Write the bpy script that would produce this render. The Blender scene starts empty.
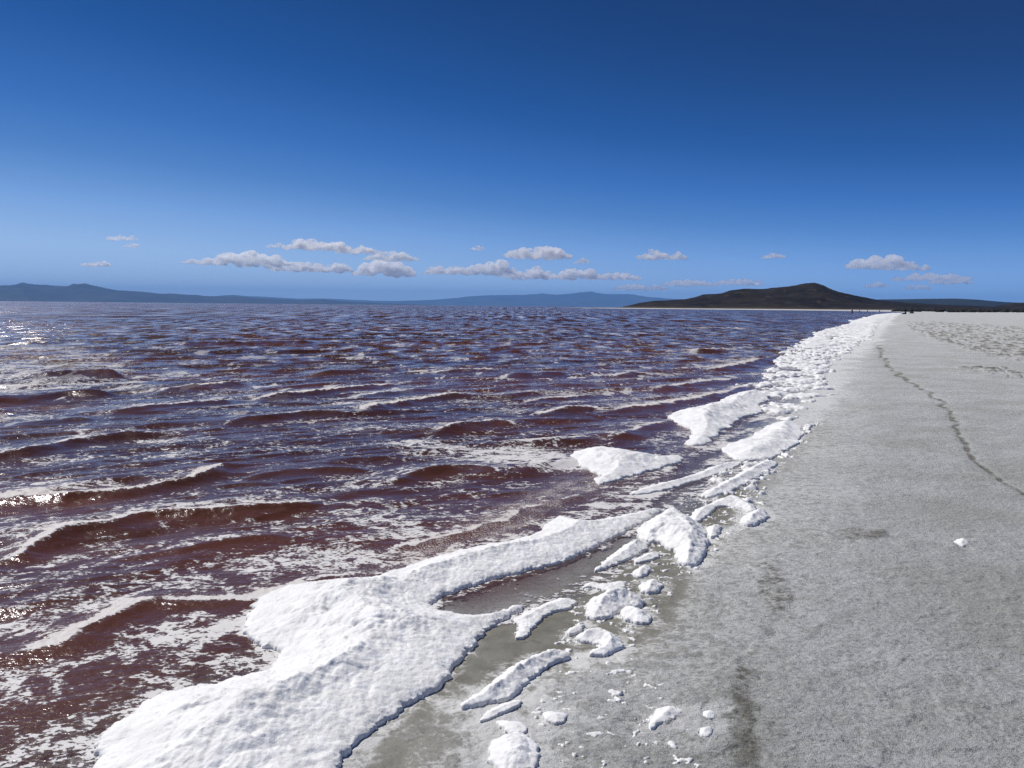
import bpy, bmesh, math, random
import numpy as np
from mathutils import Matrix, Vector

random.seed(7)
SC = bpy.context.scene
COL = SC.collection
R = math.radians

# ------------------------------------------------------------------ camera
CAM_H, FPX, YH, ROLL = 1.6, 800.0, 306.0, 0.0097
PITCH = math.atan((384 - YH) / FPX)
cam_d = bpy.data.cameras.new('camera'); cam = bpy.data.objects.new('camera', cam_d); COL.objects.link(cam)
cam_d.sensor_width = 36; cam_d.lens = 36 * FPX / 1024
cam_d.clip_start = 0.05; cam_d.clip_end = 300000
CM = Matrix.Translation((0, 0, CAM_H)) @ Matrix.Rotation(math.pi / 2 - PITCH, 4, 'X') @ Matrix.Rotation(ROLL, 4, 'Z')
cam.matrix_world = CM
SC.camera = cam
SC.render.resolution_x, SC.render.resolution_y = 1024, 768

# ------------------------------------------------------------------ light
SUN_AZ, SUN_EL = R(-50), R(52)          # azimuth from +Y towards +X
world = bpy.data.worlds.new('World'); SC.world = world; world.use_nodes = True
wn = world.node_tree; wn.nodes.clear()
sky = wn.nodes.new('ShaderNodeTexSky'); sky.sky_type = 'NISHITA'; sky.sun_disc = False
sky.sun_elevation = SUN_EL; sky.sun_rotation = SUN_AZ
sky.altitude = 1280; sky.air_density = 1.0; sky.dust_density = 0.0; sky.ozone_density = 4.0
# the clear desert sky: Nishita brightness, toned to deep blue overhead and pale blue low down
lum = wn.nodes.new('ShaderNodeRGBToBW'); sc_ = wn.nodes.new('ShaderNodeMath'); sc_.operation = 'MULTIPLY'; sc_.inputs[1].default_value = .1 / 4
rp = wn.nodes.new('ShaderNodeValToRGB'); er = rp.color_ramp
for k_, (l_, c_) in enumerate([(0.15, (.002, .018, .085)), (.24, (.005, .033, .145)), (.275, (.006, .045, .185)), (.35, (.012, .085, .32)), (.43, (.038, .155, .48)), (.5, (.08, .225, .56)),
                 (.6, (.19, .375, .74)), (.75, (.37, .57, .88)), (1.0, (.52, .69, .95)), (4.0, (1.0, 1.0, 1.0))]):
    e_ = er.elements[0] if k_ == 0 else er.elements.new(l_ / 4) if k_ < 9 else er.elements[len(er.elements) - 1]
    e_.position = l_ / 4; e_.color = (*c_, 1)
v4 = wn.nodes.new('ShaderNodeVectorMath'); v4.operation = 'SCALE'; v4.inputs['Scale'].default_value = 10
bg = wn.nodes.new('ShaderNodeBackground'); bg.inputs['Strength'].default_value = 0.1
wo = wn.nodes.new('ShaderNodeOutputWorld')
wn.links.new(sky.outputs[0], lum.inputs[0]); wn.links.new(lum.outputs[0], sc_.inputs[0]); wn.links.new(sc_.outputs[0], rp.inputs[0]); wn.links.new(rp.outputs[0], v4.inputs[0])
wn.links.new(v4.outputs[0], bg.inputs['Color']); wn.links.new(bg.outputs[0], wo.inputs['Surface'])
sd = bpy.data.lights.new('sun', 'SUN'); sd.energy = 4.2; sd.angle = R(0.5); sd.color = (1.0, 0.97, 0.93)
sun = bpy.data.objects.new('sun', sd); COL.objects.link(sun)
SDIR = Vector((math.sin(SUN_AZ) * math.cos(SUN_EL), math.cos(SUN_AZ) * math.cos(SUN_EL), math.sin(SUN_EL)))
sun.rotation_euler = SDIR.to_track_quat('Z', 'Y').to_euler()
SC.view_settings.view_transform = 'Standard'; SC.view_settings.look = 'None'
SC.view_settings.gamma = 1.0; SC.view_settings.use_curve_mapping = False
SC.view_settings.exposure = 0.05
SC.cycles.volume_bounces = 64; SC.cycles.max_bounces = 64; SC.cycles.transparent_max_bounces = 24
SC.cycles.use_denoising = True; SC.cycles.denoising_prefilter = 'NONE'

# ------------------------------------------------------------------ helpers
def ray(px, py):
    d = CM.to_3x3() @ Vector(((px - 512) / FPX, -(py - 384) / FPX, -1))
    return d.normalized()

def at(px, py, z=0.0):
    """photo pixel -> point on the level z"""
    d = ray(px, py)
    t = (z - CAM_H) / d.z
    return (d.x * t, d.y * t)

def at_d(px, py, dist):
    d = ray(px, py); k = dist / math.hypot(d.x, d.y)
    return Vector((d.x * k, d.y * k, CAM_H + d.z * k))

def _hash(ix, iy, seed):
    a = (ix.astype(np.int64) * 374761393 + iy.astype(np.int64) * 668265263 + seed * 974711) & 0xffffffff
    a = ((a ^ (a >> 13)) * 1274126177) & 0xffffffff
    a = ((a ^ (a >> 16)) * 2246822519) & 0xffffffff
    a = a ^ (a >> 15)
    return (a & 0xffffff).astype(np.float64) / 0xffffff

def noise(x, y, seed=0):
    """gradient noise about -1..1"""
    ix = np.floor(x); iy = np.floor(y); fx = x - ix; fy = y - iy
    ux = fx * fx * fx * (fx * (fx * 6 - 15) + 10); uy = fy * fy * fy * (fy * (fy * 6 - 15) + 10)
    def g(dx, dy):
        a = _hash(ix + dx, iy + dy, seed) * 6.2831853
        return np.cos(a) * (fx - dx) + np.sin(a) * (fy - dy)
    a = g(0, 0); b = g(1, 0); c = g(0, 1); d = g(1, 1)
    return 1.5 * ((a + (b - a) * ux) + ((c + (d - c) * ux) - (a + (b - a) * ux)) * uy)

def fbm(x, y, seed=0, octv=4, gain=0.5):
    s = 0; a = 1; t = 0
    for i in range(octv):
        s = s + a * noise(x, y, seed + 17 * i); t += a
        x = x * 2.03 + 11.3; y = y * 2.03 - 7.7; a *= gain
    return s / t

def domes(x, y, seed=0):
    """round cottony puffs 0..1 (smooth cellular)"""
    ix = np.floor(x); iy = np.floor(y); best = np.full(x.shape, 9.0)
    for dx in (-1, 0, 1):
        for dy in (-1, 0, 1):
            cx = ix + dx; cy = iy + dy
            px = cx + 0.15 + 0.7 * _hash(cx, cy, seed); py = cy + 0.15 + 0.7 * _hash(cx, cy, seed + 5)
            rr = 0.75 + 0.5 * _hash(cx, cy, seed + 9)
            d = ((px - x) ** 2 + (py - y) ** 2) / rr ** 2
            best = np.minimum(best, d)
    return np.sqrt(np.clip(1 - best, 0, 1))

def sstep(a, b, x):
    t = np.clip((x - a) / (b - a), 0, 1); return t * t * (3 - 2 * t)

def seg_dist(x, y, pts):
    """distance to polyline, signed side of the nearest segment, arclength parameter"""
    best = np.full(x.shape, 1e30); side = np.zeros(x.shape); arc = np.zeros(x.shape); L = 0
    for (ax, ay), (bx, by) in zip(pts[:-1], pts[1:]):
        ex, ey = bx - ax, by - ay; l2 = ex * ex + ey * ey; l = math.sqrt(l2)
        t = np.clip(((x - ax) * ex + (y - ay) * ey) / l2, 0, 1)
        d = (x - ax - t * ex) ** 2 + (y - ay - t * ey) ** 2
        m = d < best
        best = np.where(m, d, best)
        side = np.where(m, (ex * (y - ay) - ey * (x - ax)) / l, side)
        arc = np.where(m, L + t * l, arc); L += l
    return np.sqrt(best), side, arc, L

def poly_sdf(x, y, pts):
    """signed distance, negative inside"""
    best = np.full(x.shape, 1e30); ins = np.zeros(x.shape, bool); n = len(pts)
    for i in range(n):
        ax, ay = pts[i]; bx, by = pts[(i + 1) % n]
        ex, ey = bx - ax, by - ay; l2 = ex * ex + ey * ey + 1e-12
        t = np.clip(((x - ax) * ex + (y - ay) * ey) / l2, 0, 1)
        best = np.minimum(best, (x - ax - t * ex) ** 2 + (y - ay - t * ey) ** 2)
        if ay != by:
            c = ((ay > y) != (by > y)) & (x < ex * (y - ay) / (by - ay) + ax)
            ins ^= c
    d = np.sqrt(best)
    return np.where(ins, -d, d)

def smooth_poly(pts, n=2):
    for _ in range(n):
        q = []
        for i in range(len(pts)):
            a = pts[i]; b = pts[(i + 1) % len(pts)]
            q.append((a[0] * .75 + b[0] * .25, a[1] * .75 + b[1] * .25)); q.append((a[0] * .25 + b[0] * .75, a[1] * .25 + b[1] * .75))
        pts = q
    return pts

def smooth_line(pts, n=2):
    for _ in range(n):
        q = [pts[0]]
        for a, b in zip(pts[:-1], pts[1:]):
            q.append((a[0] * .75 + b[0] * .25, a[1] * .75 + b[1] * .25)); q.append((a[0] * .25 + b[0] * .75, a[1] * .25 + b[1] * .75))
        q.append(pts[-1]); pts = q
    return pts

def grid_mesh(name, X, Y, Z, keep=None, attrs=None, mats=(), wrap=False):
    """mesh from 2-D arrays of vertices; keep = quads to keep"""
    ny, nx = X.shape
    idx = np.arange(nx * ny).reshape(ny, nx)
    if wrap:
        a = idx[:-1]; b = np.roll(idx, -1, 1)[:-1]; c = np.roll(idx, -1, 1)[1:]; d = idx[1:]
    else:
        a = idx[:-1, :-1]; b = idx[:-1, 1:]; c = idx[1:, 1:]; d = idx[1:, :-1]
    q = np.stack([a, b, c, d], -1).reshape(-1, 4)
    if keep is not None: q = q[keep.reshape(-1)]
    used = np.zeros(nx * ny, bool); used[q.reshape(-1)] = True
    re = np.cumsum(used) - 1; q = re[q]
    V = np.stack([X.reshape(-1), Y.reshape(-1), Z.reshape(-1)], -1)[used]
    me = bpy.data.meshes.new(name)
    me.vertices.add(len(V)); me.vertices.foreach_set('co', V.astype(np.float32).reshape(-1))
    me.loops.add(len(q) * 4); me.loops.foreach_set('vertex_index', q.astype(np.int32).reshape(-1))
    me.polygons.add(len(q)); me.polygons.foreach_set('loop_start', np.arange(0, len(q) * 4, 4, dtype=np.int32))
    me.update(calc_edges=True)
    me.polygons.foreach_set('use_smooth', np.ones(len(q), bool))
    for k, arr in (attrs or {}).items():
        at_ = me.attributes.new(k, 'FLOAT', 'POINT')
        at_.data.foreach_set('value', arr.reshape(-1)[used].astype(np.float32))
    for m in mats: me.materials.append(m)
    return me

def link(name, me, label=None, cat=None, group=None, kind=None, parent=None):
    o = bpy.data.objects.new(name, me); COL.objects.link(o)
    if label: o['label'] = label
    if cat: o['category'] = cat
    if group: o['group'] = group
    if kind: o['kind'] = kind
    if parent: o.parent = parent
    return o

class NT:
    """small node-tree writer"""
    def __init__(s, name):
        s.m = bpy.data.materials.new(name); s.m.use_nodes = True; s.t = s.m.node_tree; s.t.nodes.clear()
        s.out = s.n('ShaderNodeOutputMaterial')
    def n(s, typ, **kw):
        nd = s.t.nodes.new(typ)
        for k, v in kw.items():
            if k.startswith('i_'):
                key = k[2:]; key = int(key) if key.isdigit() else key.replace('_', ' ')
                s.put(nd.inputs[key], v)
            else: setattr(nd, k, v)
        return nd
    def put(s, sock, v):
        if isinstance(v, bpy.types.NodeSocket): s.t.links.new(v, sock)
        elif isinstance(v, bpy.types.Node): s.t.links.new(v.outputs[0], sock)
        else: sock.default_value = v
    def math(s, op, a, b=0.0, c=None, clamp=False):
        nd = s.n('ShaderNodeMath', operation=op, use_clamp=clamp); s.put(nd.inputs[0], a); s.put(nd.inputs[1], b)
        if c is not None: s.put(nd.inputs[2], c)
        return nd.outputs[0]
    def mix(s, f, a, b):
        nd = s.n('ShaderNodeMix', data_type='RGBA'); s.put(nd.inputs[0], f)
        s.put(nd.inputs[6], a if not isinstance(a, tuple) else (*a, 1)); s.put(nd.inputs[7], b if not isinstance(b, tuple) else (*b, 1))
        return nd.outputs[2]
    def ramp(s, v, lo, hi, a=0.0, b=1.0, smooth=True):
        nd = s.n('ShaderNodeMapRange', interpolation_type='SMOOTHSTEP' if smooth else 'LINEAR')
        s.put(nd.inputs[0], v); s.put(nd.inputs[1], lo); s.put(nd.inputs[2], hi); s.put(nd.inputs[3], a); s.put(nd.inputs[4], b)
        return nd.outputs[0]
    def attr(s, name): return s.n('ShaderNodeAttribute', attribute_name=name).outputs['Fac']
    def pos(s, scale=(1, 1, 1), rotz=0.0):
        g = s.n('ShaderNodeNewGeometry')
        mp = s.n('ShaderNodeMapping'); s.put(mp.inputs['Vector'], g.outputs['Position'])
        mp.inputs['Scale'].default_value = scale; mp.inputs['Rotation'].default_value = (0, 0, rotz)
        return mp.outputs[0]
    def noise(s, vec, scale, detail=4, rough=0.5, dist=0.0):
        nd = s.n('ShaderNodeTexNoise'); s.put(nd.inputs['Vector'], vec); s.put(nd.inputs['Scale'], scale)
        nd.inputs['Detail'].default_value = detail; nd.inputs['Roughness'].default_value = rough; nd.inputs['Distortion'].default_value = dist
        return nd.outputs[0]
    def bump(s, h, dist, strength=1.0, normal=None):
        nd = s.n('ShaderNodeBump'); s.put(nd.inputs['Height'], h); nd.inputs['Distance'].default_value = dist
        s.put(nd.inputs['Strength'], strength)
        if normal is not None: s.put(nd.inputs['Normal'], normal)
        return nd.outputs[0]

# ------------------------------------------------------------------ materials
def mat_foam():
    t = NT('sea foam')
    p = t.pos()
    n = t.math('ADD', t.math('MULTIPLY', t.noise(p, 28, 5, .6), 1.0), t.math('MULTIPLY', t.noise(p, 140, 3, .6), .35))
    b = t.bump(n, 0.008, .7)
    tone = t.ramp(t.noise(p, 9, 4, .6), .35, .7)
    c = t.mix(tone, (.78, .77, .76), (.89, .89, .89))
    pr = t.n('ShaderNodeBsdfPrincipled', i_Base_Color=c, i_Roughness=.55, i_Normal=b)
    pr.inputs['Subsurface Weight'].default_value = .12; pr.inputs['Subsurface Radius'].default_value = (1, 1, 1)
    pr.inputs['Subsurface Scale'].default_value = .02
    pr.inputs['Specular IOR Level'].default_value = .25
    t.put(t.out.inputs[0], pr)
    return t.m

def mat_ground():
    t = NT('salt sand')
    p = t.pos()
    wet = t.attr('wet'); dirt = t.attr('dirt'); film = t.attr('film')
    big = t.noise(p, .9, 4, .55); mid = t.noise(p, 9, 5, .65); fine = t.noise(p, 48, 5, .82); vf = t.noise(p, 260, 2, .6)
    c = t.mix(t.ramp(big, .35, .65), (.455, .46, .44), (.58, .585, .59))
    c = t.mix(t.ramp(mid, .4, .7, 0, .4), c, (.38, .37, .345))
    grain = t.math('ADD', t.math('MULTIPLY', fine, .7), t.math('MULTIPLY', vf, .3))
    c = t.mix(t.ramp(grain, .38, .52, .75, 0), c, (.19, .185, .165))
    c = t.mix(t.ramp(grain, .54, .62, 0, .6), c, (.74, .74, .74))
    far = t.noise(t.pos((.05, .35, 1), .3), 1.0, 4, .6)
    c = t.mix(t.ramp(far, .45, .7, 0, .35), c, (.50, .50, .50))
    dk = t.ramp(t.math('MULTIPLY', dirt, t.ramp(mid, .2, .8, .6, 1.4)), .25, .75)
    c = t.mix(t.math('MULTIPLY', dk, .8), c, t.mix(t.ramp(fine, .4, .6), (.09, .085, .065), (.20, .19, .15)))
    wc = t.mix(t.ramp(mid, .3, .7), (.125, .115, .085), (.19, .18, .145))
    c = t.mix(wet, c, wc)
    # lacy dried salt / thin foam film left by the last waves
    lace = t.math('SUBTRACT', 1.0, t.math('ABSOLUTE', t.math('MULTIPLY', t.math('SUBTRACT', t.noise(p, 9, 5, .65, .3), .5), 5.0)))
    lv = t.math('ADD', t.math('MULTIPLY', lace, .5), t.math('MULTIPLY', t.noise(p, 45, 3, .7), .6))
    fm = t.ramp(t.math('ADD', lv, film), .95, 1.4)
    c = t.mix(t.math('MULTIPLY', fm, .8), c, (.74, .74, .73))
    rough = t.ramp(wet, 0, 1, .92, .5, False)
    hgt = t.math('ADD', t.math('MULTIPLY', grain, .9), t.math('MULTIPLY', mid, 1.2))
    b = t.bump(hgt, 0.03, t.ramp(wet, 0, 1, 1.0, .25, False))
    pr = t.n('ShaderNodeBsdfPrincipled', i_Base_Color=c, i_Roughness=rough, i_Normal=b)
    pr.inputs['Specular IOR Level'].default_value = .35
    t.put(t.out.inputs[0], pr)
    return t.m

def mat_water():
    t = NT('red brine')
    D = t.attr('foam'); op = t.attr('opac'); tb = t.attr('turb')
    pa = t.pos((.85, 1.05, 1), R(-28))
    warp = t.n('ShaderNodeVectorMath', operation='ADD'); wv = t.n('ShaderNodeTexNoise'); t.put(wv.inputs[0], pa); wv.inputs['Scale'].default_value = 2.2; wv.inputs['Detail'].default_value = 3
    ws = t.n('ShaderNodeVectorMath', operation='SCALE'); t.put(ws.inputs[0], wv.outputs['Color']); ws.inputs['Scale'].default_value = .4
    t.put(warp.inputs[0], pa); t.put(warp.inputs[1], ws.outputs[0])
    w = warp.outputs[0]
    n1 = t.noise(w, 3.6, 5, .62)
    ridge = t.math('SUBTRACT', 1.0, t.math('ABSOLUTE', t.math('MULTIPLY', t.math('SUBTRACT', n1, .5), 7.0)))
    n2 = t.noise(w, 16, 3, .5); n3 = t.noise(t.pos((.8, 1.2, 1), R(-28)), 48, 3, .65)
    v = t.math('ADD', t.math('MULTIPLY', ridge, .20), t.math('ADD', t.math('MULTIPLY', n2, .55), t.math('MULTIPLY', n3, .58)))
    m = t.math('ADD', v, D)
    foam = t.ramp(m, 1.06, 1.12)
    soft = t.ramp(m, .98, 1.15, 0, .15)
    speck = t.ramp(t.math('ADD', t.noise(t.pos(), 95, 3, .75), t.math('MULTIPLY', tb, .25)), .66, .82)
    foam_all = t.math('MAXIMUM', t.math('MAXIMUM', foam, soft), speck)
    p = t.pos()
    # real bumps : ripples, then chop for the far field
    b1 = t.noise(t.pos((.7, 1.3, 1), R(-28)), 16, 4, .6); b2 = t.noise(t.pos((.6, 1.4, 1), R(-30)), 3.0, 4, .62); b3 = t.noise(t.pos((.35, 1.2, 1), R(-25)), .5, 4, .6)
    farw = t.attr('farw')
    nb = t.bump(b1, .02, .45)
    # wave faces too small for the mesh far out: tilt the surface towards the beach where a crest stands
    geo = t.n('ShaderNodeNewGeometry'); dist = t.n('ShaderNodeVectorMath', operation='LENGTH'); t.put(dist.inputs[0], geo.outputs['Position'])
    za = t.noise(t.pos((1.1, .55, 1), R(-14)), 1.0, 5, .65); zb_ = t.noise(t.pos((.75, .07, 1), R(-6)), 1.0, 5, .7); zc = t.noise(t.pos((.3, .006, 1)), 1.0, 6, .78)
    r_ = dist.outputs['Value']
    zz = t.mix(t.ramp(r_, 50, 110), za, zb_); zz = t.mix(t.ramp(r_, 250, 600), zz, zc)
    face = t.math('MULTIPLY', t.ramp(zz, .46, .62), farw)
    tl = t.n('ShaderNodeVectorMath', operation='SCALE'); tl.inputs[0].default_value = (.15, -.48, 0); t.put(tl.inputs['Scale'], face)
    ta = t.n('ShaderNodeVectorMath', operation='ADD'); t.put(ta.inputs[0], nb); t.put(ta.inputs[1], tl.outputs[0])
    tn = t.n('ShaderNodeVectorMath', operation='NORMALIZE'); t.put(tn.inputs[0], ta.outputs[0]); nb = tn.outputs[0]
    nf = t.bump(t.math('ADD', t.math('MULTIPLY', foam, 1.0), t.math('MULTIPLY', n3, .6)), .01, .8, nb)
    fleck = t.math('MULTIPLY', t.ramp(t.math('ADD', zz, t.math('MULTIPLY', n3, 0.0)), .41, .36), t.math('MULTIPLY', farw, .7))
    foam_all = t.math('MAXIMUM', foam_all, fleck)
    nfar = t.noise(t.pos((2.0, .75, 1), R(-16)), 1.0, 5, .68)
    streak = t.ramp(t.math('ADD', nfar, t.math('MULTIPLY', D, .5)), .725, .78)
    streak = t.math('MULTIPLY', t.math('MULTIPLY', streak, t.ramp(r_, 9, 16)), t.ramp(r_, 55, 110, 1, 0))
    foam_all = t.math('MAXIMUM', foam_all, t.math('MULTIPLY', streak, .85))
    tint = t.noise(t.pos((.25, 1, 1), R(-20)), .22, 4, .6)
    wc = t.mix(t.ramp(tint, .42, .62), (.056, .021, .013), (.11, .036, .019))
    wc = t.mix(t.math('MULTIPLY', t.attr('shal'), .9), wc, (.125, .050, .028))
    body = t.mix(t.math('MULTIPLY', tb, .35), wc, (.20, .12, .09))
    dif = t.n('ShaderNodeBsdfDiffuse', i_Color=body, i_Normal=nb)
    trl = t.n('ShaderNodeBsdfTransparent')
    mx = t.n('ShaderNodeMixShader', i_0=op); t.put(mx.inputs[1], trl.outputs[0]); t.put(mx.inputs[2], dif.outputs[0])
    gl = t.n('ShaderNodeBsdfGlossy', i_Roughness=.17, i_Normal=nb); gl.inputs['Color'].default_value = (.88, .86, .90, 1)
    fr = t.n('ShaderNodeFresnel', i_IOR=1.345, i_Normal=nb)
    mg = t.n('ShaderNodeMixShader', i_0=fr.outputs[0]); t.put(mg.inputs[1], mx.outputs[0]); t.put(mg.inputs[2], gl.outputs[0])
    fc = t.mix(t.math('MULTIPLY', tb, .6), t.mix(farw, (.66, .64, .63), (.55, .52, .52)), (.58, .50, .44))
    fd = t.n('ShaderNodeBsdfPrincipled', i_Base_Color=fc, i_Roughness=.6, i_Normal=nf); fd.inputs['Specular IOR Level'].default_value = .2
    mf = t.n('ShaderNodeMixShader', i_0=foam_all); t.put(mf.inputs[1], mg.outputs[0]); t.put(mf.inputs[2], fd.outputs[0])
    t.put(t.out.inputs[0], mf)
    return t.m

def mat_rocky(name, dark, mid_, light, s1=.02, s2=.12):
    t = NT(name)
    p = t.pos()
    a = t.noise(t.pos((1, 1, 3)), s1, 6, .65); b = t.noise(p, s2, 5, .7)
    c = t.mix(t.ramp(a, .4, .6), dark, mid_)
    c = t.mix(t.ramp(b, .54, .68, 0, .7), c, light)
    g = t.attr('plain')
    c = t.mix(t.math('MULTIPLY', g, t.ramp(b, .3, .6, .3, 1)), c, light)
    pr = t.n('ShaderNodeBsdfPrincipled', i_Base_Color=c, i_Roughness=.95); pr.inputs['Specular IOR Level'].default_value = .1
    t.put(pr.inputs['Normal'], t.bump(b, .6 / s2 * .12, .8))
    t.put(t.out.inputs[0], pr)
    return t.m

def mat_plain(name, col, rough=.9, scale=6.0, var=.4):
    t = NT(name)
    n = t.noise(t.n('ShaderNodeTexCoord').outputs['Object'], scale, 4, .6)
    c = t.mix(t.ramp(n, .3, .7), tuple(x * (1 - var) for x in col), tuple(min(1, x * (1 + var)) for x in col))
    pr = t.n('ShaderNodeBsdfPrincipled', i_Base_Color=c, i_Roughness=rough); pr.inputs['Specular IOR Level'].default_value = .2
    t.put(pr.inputs['Normal'], t.bump(n, .02, .5))
    t.put(t.out.inputs[0], pr)
    return t.m

M_FOAM = mat_foam(); M_GROUND = mat_ground(); M_WATER = mat_water()

# ------------------------------------------------------------------ shoreline and land
near_px = [(-400, 1600), (60, 830), (200, 745), (330, 672), (424, 616), (483, 625), (530, 603), (585, 572), (640, 540), (690, 508), (730, 475),
           (757, 443), (782, 412), (801, 387), (816, 366), (838, 347), (859, 333), (873, 324), (886, 317.5)]
near = smooth_line([at(*p) for p in near_px], 2)
far_px = [(897, 314.0), (903, 313.0), (900, 312.1), (885, 311.6), (860, 311.2), (820, 310.6), (760, 309.95), (700, 309.35), (655, 308.9), (622, 308.55)]
far_ = [at(*p) for p in far_px]
tip = far_[-1]
LAND = near + far_ + [(tip[0] - 60, tip[1] + 160), (tip[0] + 200, tip[1] + 900), (2500, 9000), (9000, 9000), (9000, -6000), (near[0][0] - 0, -6000), (near[0][0], near[0][1] - 1)]

def shore(x, y):        # + inland, - in the water
    s = -poly_sdf(x, y, LAND)
    return s + .10 * noise(x * .9, y * .9, 3) * sstep(0, 1, 1.0) + .03 * noise(x * 4, y * 4, 4)

crack = smooth_line([at(*p) for p in [(874, 335), (878, 348), (885, 365), (905, 382), (925, 393), (945, 410), (955, 425), (960, 440), (968, 455), (990, 480), (1004, 492), (1030, 505)]], 1)
def P(l): return [at(*p) for p in l]
debris = [P([(905, 322), (960, 324), (1060, 332), (1080, 372), (1000, 362), (960, 352), (925, 340), (905, 330)]),
          P([(960, 371), (1000, 372), (1080, 378), (1080, 396), (1010, 384), (968, 376)])]
crust = [P([(822, 537), (845, 533), (885, 535), (890, 545), (850, 548), (828, 545)])]
step_l = smooth_line(P([(766, 545), (785, 575), (797, 605), (780, 622), (770, 645), (742, 655), (745, 690), (755, 730), (762, 790)]), 1)
damp = P([(766, 560), (797, 606), (772, 624), (755, 600)])
damp2 = P([(738, 660), (748, 662), (750, 700), (762, 790), (722, 790), (728, 720)])

belt = [P([(716, 408), (738, 392), (757, 374), (779, 351), (800, 341), (826, 343), (868, 340), (858, 349), (838, 366), (836, 383), (828, 400), (808, 418), (790, 432), (770, 424), (752, 410)]),
        P([(790, 347), (806, 338), (815, 332), (836, 327), (858, 320), (876, 320), (884, 322), (878, 332), (872, 341), (850, 346), (800, 350)]),
        P([(850, 322), (877, 314.8), (888, 313.6), (899, 313.1), (900, 313.9), (892, 316), (884, 322.5), (875, 326)])]
def ground_z(x, y, s, fine=True):
    r = np.hypot(x, y)
    z = np.where(s > 0, .028 * s, .075 * s)
    z = np.where(s > 4, .112 + .006 * (s - 4), z)
    z = np.where(s > 80, .568 + .0022 * (np.minimum(s, 560) - 80), z)
    z = np.maximum(z, -1.5)
    z = z + sstep(0, 1.2, s) * .02 * fbm(x * .7, y * .7, 21, 3) + sstep(6, 60, s) * .10 * fbm(x * .07, y * .07, 22, 3)
    return z

def polar(front_step, near_factor):
    th = np.concatenate([np.arange(-R(41), R(41), front_step), np.linspace(R(41), 2 * math.pi - R(41), 90)[:-1]])
    rs = [.25]
    while rs[-1] < 75000:
        r = rs[-1]; px = r * r / (CAM_H * FPX)
        if r < 2.2: d = .04
        elif r < 8: d = max(.0052, px * near_factor)
        elif r < 110: d = px * near_factor * .55
        else: d = min(px * .5, r * .06)
        rs.append(r + d)
    rs = np.array(rs)
    T, RR = np.meshgrid(th, rs)
    return np.sin(T) * RR, np.cos(T) * RR, RR, np.gradient(rs)[:, None] + 0 * T

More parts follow.
